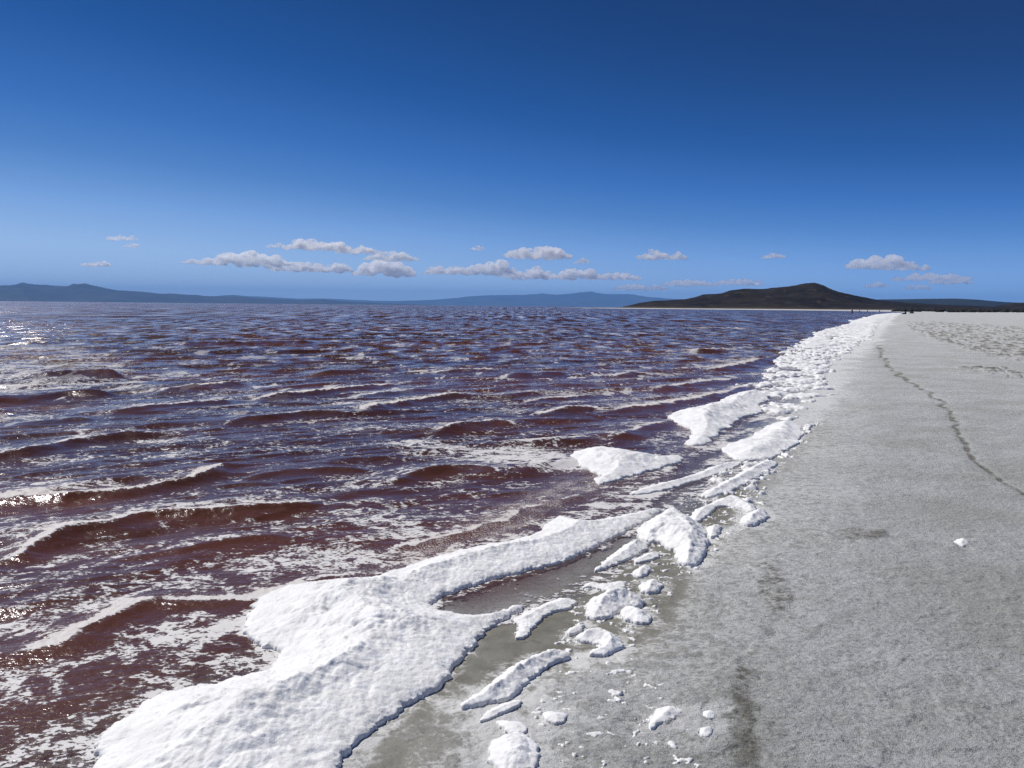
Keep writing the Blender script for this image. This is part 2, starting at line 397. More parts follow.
# ------------------------------------------------------------------ the beach
def build_ground():
    X, Y, RR, DR = polar(.0013, .6)
    s = shore(X, Y)
    Z = ground_z(X, Y, s)
    dry = sstep(.25, 1.3, s + .25 * fbm(X * 1.3, Y * 1.3, 61, 3))
    lod = lambda lam: np.clip(1.4 - DR / (lam * .35), 0, 1)
    for lam, amp, q_ in ((.5, .010, 30), (.2, .006, 31), (.09, .0045, 32), (.042, .0034, 33)):
        Z += dry * amp * noise(X / lam, Y / lam * 1.1, q_) * lod(lam)
    Z += dry * .0085 * (domes(X * 30, Y * 30, 34) - .4) * lod(.06) * sstep(-.6, .2, noise(X * 5, Y * 5, 37))
    # small loose clods
    cl = domes(X * 17, Y * 17, 35) * sstep(.1, .3, noise(X * 9, Y * 9, 36))
    Z += dry * .006 * cl * lod(.08)
    dirt = np.zeros_like(X)
    m = (RR < 160)
    # drying crack
    d, side, arc, L = seg_dist(X[m] + .05 * noise(X[m] * 3, Y[m] * 3, 8) + .006 * RR[m] * noise(X[m] * 1.3, Y[m] * 1.3, 9), Y[m], crack)
    w = .016 + .0028 * RR[m]
    k = np.exp(-(d / w) ** 2) * (.42 + .5 * np.clip(noise(X[m] * 4, Y[m] * 4, 12) + .4, 0, 1))
    dirt[m] += 1.1 * k; Z[m] -= .02 * k
    for q in debris:
        sd_ = poly_sdf(X[m], Y[m], q) + .35 * fbm(X[m] * .9, Y[m] * .9, 41, 3) * np.clip(RR[m] / 12, .3, 2)
        k = sstep(.35, -.6, sd_)
        n = fbm(X[m] * 2.2, Y[m] * 2.2, 42, 4)
        Z[m] += k * (.03 * n + .05 * (np.clip(n - .15, 0, 1)) + .05 * domes(X[m] * 2.5, Y[m] * 2.5, 44) * (n > .12))
        dirt[m] += k * sstep(-.05, .35, n) * .9
    for q in crust:
        sd_ = poly_sdf(X[m], Y[m], q) + .03 * noise(X[m] * 14, Y[m] * 14, 51)
        k = sstep(.04, -.04, sd_)
        Z[m] += k * (.008 + .014 * noise(X[m] * 13, Y[m] * 13, 52)); dirt[m] += k * .55
    mm = RR < 8
    d, side, arc, L = seg_dist(X[mm] + .02 * noise(X[mm] * 9, Y[mm] * 9, 71), Y[mm], step_l)
    st = sstep(0, .035, -side) * sstep(.35, .1, d)       # tiny bank: the right side stands 12 mm higher
    Z[mm] += .005 * st
    for q in (damp, damp2):
        sd_ = poly_sdf(X[mm], Y[mm], q) + .02 * noise(X[mm] * 12, Y[mm] * 12, 72)
        dirt[mm] += .62 * sstep(.05, -.03, sd_)
    # scattered dark pits far right
    dirt += .0 * sstep(.72, .9, domes(X * 1.1, Y * 1.1, 77) * (_hash(np.floor(X * .7), np.floor(Y * .7), 78) > .75)) * sstep(0, .3, noise(X * 8, Y * 8, 79)) * dry
    wet = .95 * sstep(1.35, .5, s + .7 * fbm(X * 1.2, Y * 1.2, 62, 4))
    wz = P([(300, 820), (380, 740), (470, 640), (560, 585), (650, 530), (735, 470), (760, 478), (735, 520), (705, 575), (675, 625), (650, 690), (600, 730), (560, 820)])
    wet = np.maximum(.35 * wet * sstep(30, 8, RR), wet * sstep(.18, -.1, poly_sdf(X, Y, wz) + .12 * fbm(X * 3, Y * 3, 66, 3)))
    film = .05 + .40 * sstep(.05, .6, s) * sstep(2.2, .9, s) + .12 * fbm(X * .8, Y * .8, 63, 3)
    film = np.where(s < 0, -.2, film) - .25 * sstep(.5, 1, wet)
    for q in belt:
        m = (RR > 8) & (RR < 400) & (X > 0)
        film[m] += .5 * sstep(.5, -.3, poly_sdf(X[m], Y[m], q) / (RR[m] * .05) + .6 * fbm(X[m] * .8, Y[m] * .8, 65, 3))
    for f_ in FOAMS:         # bubble residue round every washed-up piece
        pl = P(f_[3]); xs = [p[0] for p in pl]; ys = [p[1] for p in pl]
        m = (X > min(xs) - .4) & (X < max(xs) + .4) & (Y > min(ys) - .4) & (Y < max(ys) + .4)
        film[m] += .27 * sstep(.12, 0, poly_sdf(X[m], Y[m], pl) + .05 * noise(X[m] * 9, Y[m] * 9, 64))
    sq = .25 * (s[:-1] + s[1:] + np.roll(s, -1, 1)[:-1] + np.roll(s, -1, 1)[1:])
    rq = RR[:-1]
    keep = (sq > -5) | ((sq > -60) & (rq > 200))
    me = grid_mesh('beach', X, Y, Z, keep, {'wet': wet, 'dirt': np.clip(dirt, 0, 1.2), 'film': film}, [M_GROUND], wrap=True)
    link('beach', me, kind='structure')


# ------------------------------------------------------------------ the lake
# wave crests: points of the crest line, height, how much it is breaking
CRESTS = [
    ([(-60, 512), (0, 502), (60, 499), (130, 492), (190, 482), (215, 470), (240, 460)], .085, .9),
    ([(240, 478), (290, 472), (340, 470), (380, 474)], .05, .2),
    ([(-60, 470), (0, 458), (60, 446), (110, 437), (175, 432)], .10, .35),
    ([(95, 416), (130, 410), (190, 403), (250, 400)], .08, .5),
    ([(-60, 402), (0, 397), (60, 392), (125, 388)], .13, .15),
    ([(205, 427), (260, 420), (310, 413), (350, 416)], .10, .3),
    ([(150, 389), (200, 385), (250, 380)], .10, .9),
    ([(240, 401), (275, 397), (330, 391), (370, 387), (405, 383)], .10, .8),
    ([(350, 415), (395, 404), (428, 399), (465, 395), (497, 394)], .10, 1.),
    ([(537, 417), (569, 411), (592, 409), (600, 411)], .11, .8),
    ([(425, 438), (450, 430), (479, 425), (500, 424), (525, 428)], .10, .4),
    ([(365, 489), (420, 474), (455, 470), (479, 470), (505, 477)], .08, .2),
    ([(505, 470), (516, 466), (524, 468)], .05, .2), ([(540, 466), (552, 461), (564, 466)], .08, .2),
    ([(600, 448), (620, 438), (639, 429), (678, 420)], .085, .3),
    ([(592, 415), (640, 408), (690, 401), (725, 393), (752, 384)], .09, .7),
    ([(615, 378), (635, 374), (650, 376)], .12, .5), ([(495, 378), (540, 374), (575, 374)], .12, .1),
    ([(-60, 580), (0, 560), (53, 535), (105, 527), (151, 517), (207, 514), (260, 508), (350, 503)], .085, .5),
    ([(100, 560), (160, 553), (240, 540), (310, 537)], .035, .1),
    ([(-60, 668), (0, 656), (35, 652), (70, 650), (95, 635), (116, 622), (158, 607), (200, 605), (246, 602), (292, 585), (340, 578), (375, 575)], .05, .62),
    ([(365, 555), (420, 543), (480, 528), (540, 508), (600, 486)], .04, .3),
    ([(350, 398), (400, 392), (440, 388)], .06, .3), ([(0, 425), (60, 420), (100, 418)], .06, .2),
    ([(20, 372), (80, 369), (130, 368)], .13, .2), ([(300, 372), (350, 370), (410, 367)], .12, .3),
    ([(160, 345), (230, 343), (330, 342)], .2, .3), ([(690, 352), (715, 350), (735, 351)], .16, .9),
    ([(430, 372), (470, 370), (500, 371)], .1, .8), ([(700, 330), (720, 329), (745, 330)], .2, .9),
    ([(520, 402), (560, 398), (600, 396)], .06, .5), ([(640, 392), (690, 386), (740, 378)], .08, .5), ([(700, 372), (740, 366), (770, 358)], .1, .6),
]
WASH = P([(330, 590), (370, 560), (430, 535), (490, 505), (560, 478), (600, 474), (622, 484), (590, 500), (560, 518), (535, 535), (460, 556), (400, 575)])
FILM = P([(560, 540), (590, 500), (640, 478), (700, 450), (735, 420), (790, 395), (800, 420), (760, 450), (720, 480), (680, 512), (630, 530)])
SHEEN = P([(-80, 345), (60, 342), (120, 356), (160, 378), (120, 386), (60, 380), (-80, 420)])  # sky sheen on the water, painted in as extra pale foam cover
PATCH2 = P([(395, 440), (440, 442), (560, 455), (590, 470), (520, 466), (430, 458)])
PATCH3 = P([(140, 440), (180, 436), (200, 450), (170, 458), (150, 452)])
PATCH4 = P([(60, 425), (80, 425), (110, 445), (90, 448)])

def build_water():
    X, Y, RR, DR = polar(.0014, .62)
    s = shore(X, Y)
    dep = np.clip(-s * .075, 0, 3)
    lod = lambda lam: np.clip(1.5 - DR / (lam * .45), 0, 1)
    ds = sstep(.02, 2.2, -s)
    d0 = (.47, -.88)
    u = X * d0[0] + Y * d0[1]; v = X * .88 + Y * .47          # u travels to the beach, v runs along the crests
    # background chop
    Z = np.zeros_like(X)
    crestness = np.zeros_like(X)
    for lam, amp, sd_ in ((1.55, .060, 1), (.85, .034, 2), (.42, .015, 3)):
        ph = u / lam + .55 * noise(v / lam * .35, u / lam * .3, sd_ + 50) + .25 * noise(v / lam * 1.1, u / lam * .9, sd_ + 55)
        f = ph - np.floor(ph)
        c_ = .74
        shp = np.where(f < c_, (f / c_) ** 2.2, (.5 + .5 * np.cos(math.pi * (f - c_) / (1 - c_))))
        am = np.clip(.42 + .95 * noise(v / lam * .5 + 31, u / lam * .55, sd_ + 60), 0, 1.5)
        Z += amp * am * (shp - .35) * lod(lam * .8) * np.clip(ds + .08, 0, 1)
        if sd_ < 3: crestness = np.maximum(crestness, sstep(.75, 1.15, am) * np.exp(-((f - c_ + .05) / .07) ** 2) * (1 if sd_ == 1 else .6))
    for lam, amp, sd_ in ((.5, .024, 3), (.24, .012, 4), (.11, .0048, 5)):
        a = noise(u / lam * 1.15 + .5 * noise(v / lam * .4, u / lam * .4, sd_ + 50), v / lam * .5, sd_ + 100)
        Z += amp * (.55 * a + .5 * (.5 - np.abs(a) * 2)) * lod(lam) * np.clip(ds + .12, 0, 1)
    for lam, amp, sd_ in ((5.5, .13, 6), (14, .16, 7), (40, .2, 8)):
        a = noise(u / lam, v / lam * .35, sd_ + 100)
        Z += amp * a * lod(lam * .6) * sstep(2, 14, -s)
    # foam cover: streaks drawn out along the crests
    off = np.clip(-s, 0, 400)
    st = fbm(u * .9, v * .25, 201, 4); st2 = fbm(u * 2.4 + .8 * noise(v * .5, u * .5, 9), v * .8, 202, 3)
    D = .268 + .10 * st + .15 * st2 + .04 * sstep(9, 4, RR) + .05 * np.exp(-off / 3) - .03 * sstep(8, 40, off)
    D += .26 * crestness * sstep(45, 20, RR); turb = .55 * crestness
    near = RR < 400
    for pts, amp, brk in CRESTS:
        pl = smooth_line(P(pts), 2)
        xs = [p[0] for p in pl]; ys = [p[1] for p in pl]
        rc = math.hypot(sum(xs) / len(xs), sum(ys) / len(ys)); W = max(1.0, .16 * rc)
        m = near & (X > min(xs) - 1.5 * W) & (X < max(xs) + 1.5 * W) & (Y > min(ys) - 1.5 * W) & (Y < max(ys) + 1.5 * W)
        x = X[m]; y = Y[m]
        wx = x + .05 * noise(x * 3, y * 3, 301) + .10 * noise(x * .9, y * .9, 303); wy = y + .05 * noise(x * 3, y * 3, 302) + .10 * noise(x * .9, y * .9, 304)
        d, side, arc, L = seg_dist(wx, wy, pl)
        q = np.where(side < 0, d, -d)            # + in front of the crest (beach side), - behind
        # beyond the ends d grows with distance: taper both ways
        ta = sstep(0, .22, arc / L) * sstep(1, .78, arc / L)
        sc = max(.8, rc / 7)
        A = .72 * amp * (.75 + .4 * noise(arc * 1.7, arc * 0, 305)) * np.clip(ta * 1.15, 0, 1)
        back = np.exp(-np.clip(-q, 0, 9) / (.24 * sc)); front = np.exp(-(np.clip(q, 0, 9) / (.095 * sc)) ** 1.7)
        prof = np.where(q < 0, back, front) - .25 * np.exp(-((q - .32 * sc) / (.22 * sc)) ** 2)
        Z[m] = Z[m] * (1 - .6 * ta * np.exp(-(q / (.3 * sc)) ** 2)) + A * prof
        # lip of white water and the foam trail behind, clean dark face in front
        br = brk * ta * (.75 + .6 * noise(arc * 2.3 / sc, arc * 0 + 5, 306))
        lip = np.exp(-((q + .03 * sc) / (.055 * sc)) ** 2)
        D[m] += .50 * br * lip + .25 * br * np.exp(-np.clip(-q, 0, 9) / (.25 * sc)) * (q < 0)
        D[m] -= .22 * (1 - .3 * brk) * ta * np.exp(-((q - .09 * sc) / (.09 * sc)) ** 2)
        turb[m] = np.maximum(turb[m], .95 * br * np.exp(-((q + .10 * sc) / (.13 * sc)) ** 2))
        Z[m] += br * (lip + .6 * np.exp(-((q + .1 * sc) / (.12 * sc)) ** 2)) * .014 * sc * noise(x * 22 / sc, y * 22 / sc, 307) + A * .16 * np.exp(-(q / (.25 * sc)) ** 2) * fbm(x * 6 / sc, y * 6 / sc, 308, 3)
    for f_ in FOAMS:         # bubbles shed by the banks float round their edges
        pl = P(f_[3]); xs = [p[0] for p in pl]; ys = [p[1] for p in pl]
        m = (X > min(xs) - .5) & (X < max(xs) + .5) & (Y > min(ys) - .5) & (Y < max(ys) + .5)
        D[m] += .05 * sstep(.12, 0, poly_sdf(X[m], Y[m], pl) + .05 * noise(X[m] * 6, Y[m] * 6, 320))
    m = RR < 60
    x, y = X[m], Y[m]
    k = sstep(.12, -.22, poly_sdf(x, y, WASH) + .12 * fbm(x * 3, y * 3, 310, 3))
    turb[m] = np.maximum(turb[m], k * (.66 + .5 * fbm(x * 5, y * 5, 311, 3))); Z[m] += k * .010 * fbm(x * 16, y * 16, 312, 3); D[m] -= .03 * k
    k = sstep(.1, -.3, poly_sdf(x, y, FILM) + .12 * fbm(x * 2, y * 2, 313, 3))
    uu = x * .85 - y * .53; vv = x * .53 + y * .85
    D[m] += k * (.06 + .34 * fbm(uu * 4, vv * .8, 314, 3))
    pool = P([(425, 618), (440, 600), (500, 578), (560, 566), (650, 528), (690, 500), (700, 512), (650, 545), (590, 575), (530, 604), (485, 626)])
    D[m] -= .10 * sstep(.06, -.06, poly_sdf(x, y, pool))
    for q_, a_ in ((SHEEN, .10), (PATCH2, .20), (PATCH3, .18), (PATCH4, .15)):
        k = sstep(.3, -.4, poly_sdf(x, y, q_) + .5 * fbm(x * .9, y * 1.4, 315, 3)); D[m] += k * a_
    farw = sstep(8, 40, RR)
    opac = 1 - np.exp(-np.clip(Z - np.minimum(-.075 * -s, 0) * 1.0, 0, 9) * 30.0)
    opac = np.clip(opac, .12, 1)
    Z = Z * np.clip(ds + .05, 0, 1) + .004
    sq = .25 * (s[:-1] + s[1:] + np.roll(s, -1, 1)[:-1] + np.roll(s, -1, 1)[1:])
    keep = sq < .35
    me = grid_mesh('lake_water', X, Y, Z, keep, {'foam': D, 'opac': opac, 'shal': np.exp(-np.clip(-s, 0, 99) / 1.3), 'turb': np.clip(turb, 0, 1.2), 'farw': farw}, [M_WATER], wrap=True)
    link('lake_water', me, kind='structure')

# ------------------------------------------------------------------ foam on the beach
def foam_mesh(name, poly, H, Rr, puff=.12, seed=1, wob=.02, cell=None, base=None):
    poly = smooth_poly(poly, 2)
    xs = [p[0] for p in poly]; ys = [p[1] for p in poly]
    dist = math.hypot(sum(xs) / len(xs), sum(ys) / len(ys))
    cell = cell or max(.0055, dist * .0013)
    mg = .06 + wob
    X, Y = np.meshgrid(np.arange(min(xs) - mg, max(xs) + mg, cell), np.arange(min(ys) - mg, max(ys) + mg, cell))
    sd0 = poly_sdf(X, Y, poly)
    sd_ = sd0 + min(wob + .009, Rr * .5) * fbm(X / (wob * 4 + .035), Y / (wob * 4 + .035), seed, 5, .65) * 2.1 - wob * .6 * domes(X / (wob * 5), Y / (wob * 5), seed + 3)
    t = np.clip(-sd_ / Rr, 0, 1)
    prof = np.sqrt(np.clip(1 - (1 - t) ** 2, 0, 1))
    deep = sstep(0, 1, np.clip(-sd_ / (Rr * 3.5), 0, 1))
    wx = X + .03 * noise(X * 7, Y * 7, seed + 11); wy = Y + .03 * noise(X * 7, Y * 7, seed + 12)
    pf = .52 * domes(wx / puff, wy / puff, seed + 21) + .33 * domes(wx / puff * 2.2, wy / puff * 2.2, seed + 22) + .12 * domes(wx / puff * 4.7, wy / puff * 4.7, seed + 23)
    low = fbm(X * 2.6, Y * 2.6, seed + 24, 2)
    h = H * (.5 + .5 * deep) * prof * (.16 + 1.05 * pf * (.5 + .5 * deep) + .42 * low * deep + .22 * deep) + .0022 * fbm(X * 60, Y * 60, seed + 25, 2) * prof
    s = shore(X, Y); g = np.maximum(ground_z(X, Y, s), 0.0)
    Z = g + .007 + np.maximum(h, .004)
    gy, gx = np.gradient(sd_, cell); gl = np.sqrt(gx * gx + gy * gy) + 1e-6
    out = sd_ > 0
    mv = np.clip(sd_, 0, cell * 1.6)
    X = np.where(out, X - gx / gl * mv, X); Y = np.where(out, Y - gy / gl * mv, Y)
    Z = np.where(out, g - .02, Z)
    ins = ~out
    keep = ins[:-1, :-1] | ins[1:, :-1] | ins[:-1, 1:] | ins[1:, 1:]
    return grid_mesh(name, X, Y, Z, keep, None, [M_FOAM])

FOAMS = [
 # name, label, category, group, outline, H, edge radius, puff size, wobble
 ('foam_bank', 'huge billowy white foam bank filling the bottom of the shoreline, largest of all', 'foam bank',
  [(40, 830), (105, 768), (95, 742), (123, 725), (158, 697), (197, 692), (246, 679), (278, 672), (281, 651), (257, 648), (243, 630), (253, 609), (267, 595), (302, 586),
   (360, 581), (375, 581), (414, 567), (459, 553), (537, 539), (547, 525), (561, 518), (586, 526), (621, 518), (668, 508), (639, 525), (586, 553), (551, 567), (481, 583),
   (424, 605), (440, 614), (483, 622), (520, 607), (524, 611), (485, 630), (474, 648), (456, 669), (435, 697), (403, 711), (361, 743), (340, 760), (320, 830)], .125, .15, .20, .012),
 ('foam_bank', 'smooth white foam bank at the tip of the brown wash, below the small lumpy wave', 'foam bank',
  [(570, 460), (583, 451), (610, 451), (633, 456), (656, 460), (679, 456), (679, 463), (656, 468), (633, 476), (610, 480), (600, 486), (593, 483), (606, 476), (593, 470)], .085, .10, .20, .075),
 ('foam_bank', 'tall lumpy foam bank standing in the shallows at the left edge of the foam belt', 'foam bank',
  [(673, 415), (686, 412), (706, 410), (726, 400), (746, 393), (766, 393), (766, 400), (752, 407), (762, 413), (739, 417), (729, 426), (712, 436), (699, 446), (691, 445), (699, 430), (679, 425)], .12, .14, .26, .11),
 ('foam_clump', 'broken clump of lumpy foam just below the near end of the foam belt', 'foam clump',
  [(729, 446), (752, 440), (776, 423), (799, 426), (800, 436), (792, 446), (776, 456), (766, 460), (739, 461), (729, 453)], .06, .08, .16, .09),
 ('foam_strip', 'long curved white foam strip with a dark shadow, lying alone on wet olive sand', 'foam strip',
  [(453, 716), (481, 698), (505, 677), (537, 658), (558, 655), (578, 663), (553, 667), (532, 683), (514, 704), (491, 708)], .045, .028, .08, .004),
 ('foam_strip', 'hooked foam strip with a fraying tail beside the tip of the dark grey pool', 'foam strip',
  [(509, 623), (537, 609), (565, 598), (579, 605), (567, 611), (543, 616), (526, 641), (514, 641), (522, 628)], .028, .03, .07, .006),
 ('foam_clump', 'rounded bright foam lump, left and larger one of the joined pair on the sand', 'foam clump',
  [(584, 607), (600, 598), (632, 596), (646, 604), (642, 611), (624, 611), (607, 622), (589, 624)], .055, .035, .08, .006),
 ('foam_clump', 'small foam lump touching the lower right of the larger rounded lump', 'foam clump',
  [(618, 618), (626, 610), (646, 616), (655, 626), (635, 629)], .045, .03, .07, .006),
 ('foam_clump', 'little foam finger just above the crescent shaped clump', 'foam clump',
  [(564, 635), (583, 626), (585, 632), (569, 640)], .025, .018, .05, .003),
 ('foam_clump', 'crescent shaped foam clump opening to the left with dark shadow beneath', 'foam clump',
  [(574, 640), (593, 635), (616, 639), (625, 653), (607, 661), (584, 661), (602, 652), (596, 647), (580, 647)], .042, .024, .06, .004),
 ('foam_scrap', 'thin pointed foam scrap just below the long curved strip', 'foam scrap',
  [(474, 731), (495, 711), (530, 706), (500, 721)], .016, .015, .04, .004),
 ('foam_scrap', 'faint flat foam scrap lying alone right of the pointed scrap', 'foam scrap',
  [(543, 720), (572, 722), (560, 735), (545, 729)], .02, .018, .04, .006),
 ('foam_scrap', 'ragged foam scrap between the pointed scrap and the bottom lump', 'foam scrap',
  [(491, 726), (526, 731), (528, 742), (507, 742)], .02, .018, .04, .006),
 ('foam_clump', 'ragged foam lump cut by the bottom edge of the picture', 'foam clump',
  [(486, 755), (505, 742), (532, 746), (540, 762), (534, 785), (495, 785)], .035, .022, .05, .006),
 ('foam_scrap', 'lone foam scrap on dry salt, at the bottom right of the foam', 'foam scrap',
  [(646, 742), (656, 721), (670, 717), (685, 727), (663, 736)], .024, .018, .045, .005),
 ('foam_scrap', 'tiny foam scrap beside the dark damp patch, lower of two', 'foam scrap',
  [(697, 743), (713, 741), (711, 752), (698, 751)], .028, .016, .03, .004),
 ('foam_scrap', 'tiny foam scrap beside the dark damp patch, upper of two', 'foam scrap',
  [(700, 725), (716, 724), (714, 733), (702, 733)], .024, .016, .03, .004),
 ('foam_strip', 'smooth tapering foam strip between the large bank and the big lumpy clump', 'foam strip',
  [(590, 575), (614, 555), (631, 542), (648, 543), (648, 552), (631, 559), (609, 569)], .042, .035, .09, .006),
 ('foam_clump', 'big lumpy foam clump with deep shadow on its right, largest on the sand', 'foam clump',
  [(637, 539), (642, 526), (657, 520), (672, 516), (688, 521), (702, 530), (708, 542), (706, 553), (699, 566), (687, 570), (675, 563), (678, 555), (667, 549), (661, 543), (648, 543)], .075, .045, .085, .024),
 ('foam_clump', 'small foam clump joined to the right shoulder of the big lumpy clump', 'foam clump',
  [(705, 530), (722, 528), (720, 537), (708, 543)], .05, .035, .08, .008),
 ('foam_clump', 'isolated foam clump furthest inland on dry grey sand', 'foam clump',
  [(741, 522), (751, 515), (765, 513), (769, 521), (755, 529), (742, 529)], .06, .04, .08, .01),
 ('foam_strip', 'arched foam strip curling above the isolated inland clump', 'foam strip',
  [(689, 524), (697, 510), (710, 507), (723, 499), (738, 500), (756, 510), (754, 515), (736, 509), (719, 507), (708, 515), (697, 526)], .04, .03, .07, .02),
 ('foam_clump', 'round foam clump right of the worm shaped scrap', 'foam clump',
  [(638, 589), (652, 582), (663, 587), (660, 596), (644, 597)], .042, .028, .06, .006),
 ('foam_scrap', 'worm shaped thin foam scrap left of the round clump', 'foam scrap',
  [(580, 591), (590, 583), (603, 587), (624, 582), (626, 592), (607, 594), (592, 588)], .02, .018, .05, .004),
 ('foam_scrap', 'small double foam scrap above the round clump', 'foam scrap',
  [(630, 576), (646, 566), (652, 572), (642, 581)], .03, .02, .05, .005),
 ('foam_scrap', 'flat pale foam scrap below the tapering strip', 'foam scrap',
  [(631, 565), (646, 555), (661, 554), (658, 560), (642, 564)], .022, .02, .05, .006),
 ('foam_strip', 'long low foam strip running beside the far edge of the brown wash', 'foam strip',
  [(622, 497), (650, 487), (690, 478), (716, 466), (742, 462), (735, 468), (700, 480), (662, 492)], .035, .04, .12, .02),
 ('foam_strip', 'low foam strip crossing the wet sand above the arched strip', 'foam strip',
  [(700, 496), (720, 487), (748, 470), (770, 462), (778, 466), (755, 480), (735, 490), (712, 499)], .045, .04, .1, .03),
 ('foam_scrap', 'small bright foam flake lying alone on grey sand far to the right', 'foam scrap',
  [(951, 551), (961, 546), (971, 551), (964, 556)], .026, .02, .03, .003),
]
build_ground()
build_water()
for i, (nm, lab, cat, poly, H, Rr, pf, wob) in enumerate(FOAMS):
    link(nm, foam_mesh(nm, P(poly), H, Rr, pf, 400 + 31 * i, wob), lab, cat, 'foam washed up along the shore')

# the continuous belt of foam lumps running off to the distance, and loose flecks
def foam_field(name, label, cat, polys, cell, H, lump, thr, seed, ymax=None):
    obs = []
    for j, poly in enumerate(polys):
        xs = [p[0] for p in poly]; ys = [p[1] for p in poly]
        c = cell[j]; lm = lump[j]; HH = H[j]
        X, Y = np.meshgrid(np.arange(min(xs), max(xs), c), np.arange(min(ys), max(ys), c))
        sd_ = poly_sdf(X, Y, poly)
        n = (fbm(X / (lm * 5), Y / (lm * 4), seed, 3, .55) * 1.3 + .55 * fbm(X / (lm * 1.6), Y / (lm * 1.4), seed + 3, 2, .5)) if len(polys) == 3 else fbm(X / (lm * 2.6), Y / (lm * 2.2), seed, 4, .6) * 1.5
        n2 = fbm(X / lm * 1.3, Y / lm * 1.3, seed + 2, 3)
        v = n + (.22 if len(polys) == 3 else .42) * n2 - thr[j] - sstep(-lm * 2.5, lm * 2, sd_) * 1.2 - 2 * (sd_ > lm * 2)
        t = np.clip(v / .6, 0, 1); prof = np.sqrt(np.clip(1 - (1 - t) ** 2, 0, 1))
        wx = X + lm * .3 * noise(X / lm, Y / lm, seed + 6); wy = Y + lm * .3 * noise(X / lm, Y / lm, seed + 7)
        pf = .6 * domes(wx / lm, wy / lm, seed + 4) + .4 * domes(wx / lm * 2.3, wy / lm * 2.3, seed + 5)
        g = np.maximum(ground_z(X, Y, shore(X, Y)), 0)
        Z = g + HH * prof * (.45 + .28 * pf + .5 * np.clip(v, 0, 1) + .2 * np.clip(n2 * 2, -1, 1))
        out = v <= 0
        Z = np.where(out, g - .02, Z); ins = ~out
        keep = ins[:-1, :-1] | ins[1:, :-1] | ins[:-1, 1:] | ins[1:, 1:]
        obs.append(grid_mesh(name, X, Y, Z, keep, None, [M_FOAM]))
    if len(obs) > 1:
        bm = bmesh.new()
        for m in obs: bm.from_mesh(m)
        me = bpy.data.meshes.new(name); bm.to_mesh(me); bm.free(); me.materials.append(M_FOAM)
        me.polygons.foreach_set('use_smooth', np.ones(len(me.polygons), bool))
    else: me = obs[0]
    link(name, me, label, cat, kind='stuff')

foam_field('foam_belt', 'dense belt of broken white foam lumps narrowing along the shoreline to the distance', 'foam belt', belt, (.022, .055, .26), (.06, .085, .17), (.17, .30, .65), (.02, -.08, -.35), 900)
flk = [P([(470, 790), (520, 690), (560, 610), (600, 560), (650, 520), (700, 480), (760, 470), (770, 520), (720, 560), (680, 600), (640, 660), (700, 720), (720, 790)]),
       P([(700, 480), (760, 440), (800, 425), (830, 420), (800, 460), (775, 480), (770, 520), (740, 520)])]
foam_field('foam_flecks', 'countless little foam flecks scattered over the wet sand', 'foam flecks', flk, (.0065, .014), (.009, .035), (.03, .08), (.34, .12), 950)

# ------------------------------------------------------------------ far land
def ridge(name, px, dist, depth, mat, seed, rough=.18, label=None, n=400, plainh=0, kind='structure', ny=60, lumps=1.0):
    """landform with its skyline through the given photo points, dist metres away, depth metres from foot to foot"""
    pts = [at_d(a, b, dist) for a, b in px]
    az = np.array([math.atan2(p.x, p.y) for p in pts]); hz = np.array([max(p.z, 0) for p in pts])
    A = np.linspace(az[0], az[-1], n); Hh = np.interp(A, az, hz)
    k = np.ones(9) / 9 if n > 100 else np.ones(1)
    V = np.linspace(-1, 1, ny)
    AA, VV = np.meshgrid(A, V)
    HH = np.broadcast_to(Hh, AA.shape)
    D = dist + VV * depth / 2
    X = np.sin(AA) * D; Y = np.cos(AA) * D
    fall = np.where(VV < 0, np.clip(1 + VV, 0, 1) ** 1.25, np.clip(1 - VV, 0, 1) ** .9)
    sc = depth * .12
    nz = fbm(X / sc, Y / sc, seed, 5, .55)
    rg = 1 - np.abs(fbm(X / (sc * 1.6), Y / (sc * .8), seed + 5, 4)) * 2
    Z = HH * fall * (1 + rough * (nz + .4 * rg) * (1 - fall ** 3) * lumps) + HH * rough * .2 * nz * (fall > .05)
    Z = np.maximum(Z, 0) - np.where(fall <= 0, 2.0, 0)
    plain = sstep(plainh * 1.0, plainh * .3, Z) if plainh else np.zeros_like(Z)
    me = grid_mesh(name, X, Y, Z, None, {'plain': plain}, [mat])
    return link(name, me, label, kind=kind)

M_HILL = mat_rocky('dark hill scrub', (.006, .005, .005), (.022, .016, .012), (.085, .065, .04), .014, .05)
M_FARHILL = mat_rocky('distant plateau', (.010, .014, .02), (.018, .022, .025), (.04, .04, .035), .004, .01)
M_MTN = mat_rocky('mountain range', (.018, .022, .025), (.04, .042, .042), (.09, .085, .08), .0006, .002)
ridge('hill', [(618, 309.5), (626, 306), (640, 302.5), (655, 300.6), (670, 300.3), (685, 299.5), (695, 297.5), (703, 294.6), (715, 294), (722, 293.2), (732, 289.8), (745, 288.4), (762, 288.4), (778, 287.3),
               (790, 286.2), (805, 283.6), (815, 283.2), (822, 285), (832, 289.5), (845, 293), (862, 297), (880, 300), (900, 302), (930, 304), (960, 305.5), (1000, 307), (1060, 308), (1150, 310)], 1500, 760, M_HILL, 500, .45, plainh=4.0)
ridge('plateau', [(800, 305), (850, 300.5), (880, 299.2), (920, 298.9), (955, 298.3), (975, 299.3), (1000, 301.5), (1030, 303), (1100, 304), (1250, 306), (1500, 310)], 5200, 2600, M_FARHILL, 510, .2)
ridge('low_rise', [(985, 308.5), (1000, 305), (1015, 302.6), (1040, 301.5), (1100, 300), (1200, 300), (1400, 304)], 1700, 900, M_HILL, 520, .2, plainh=6)
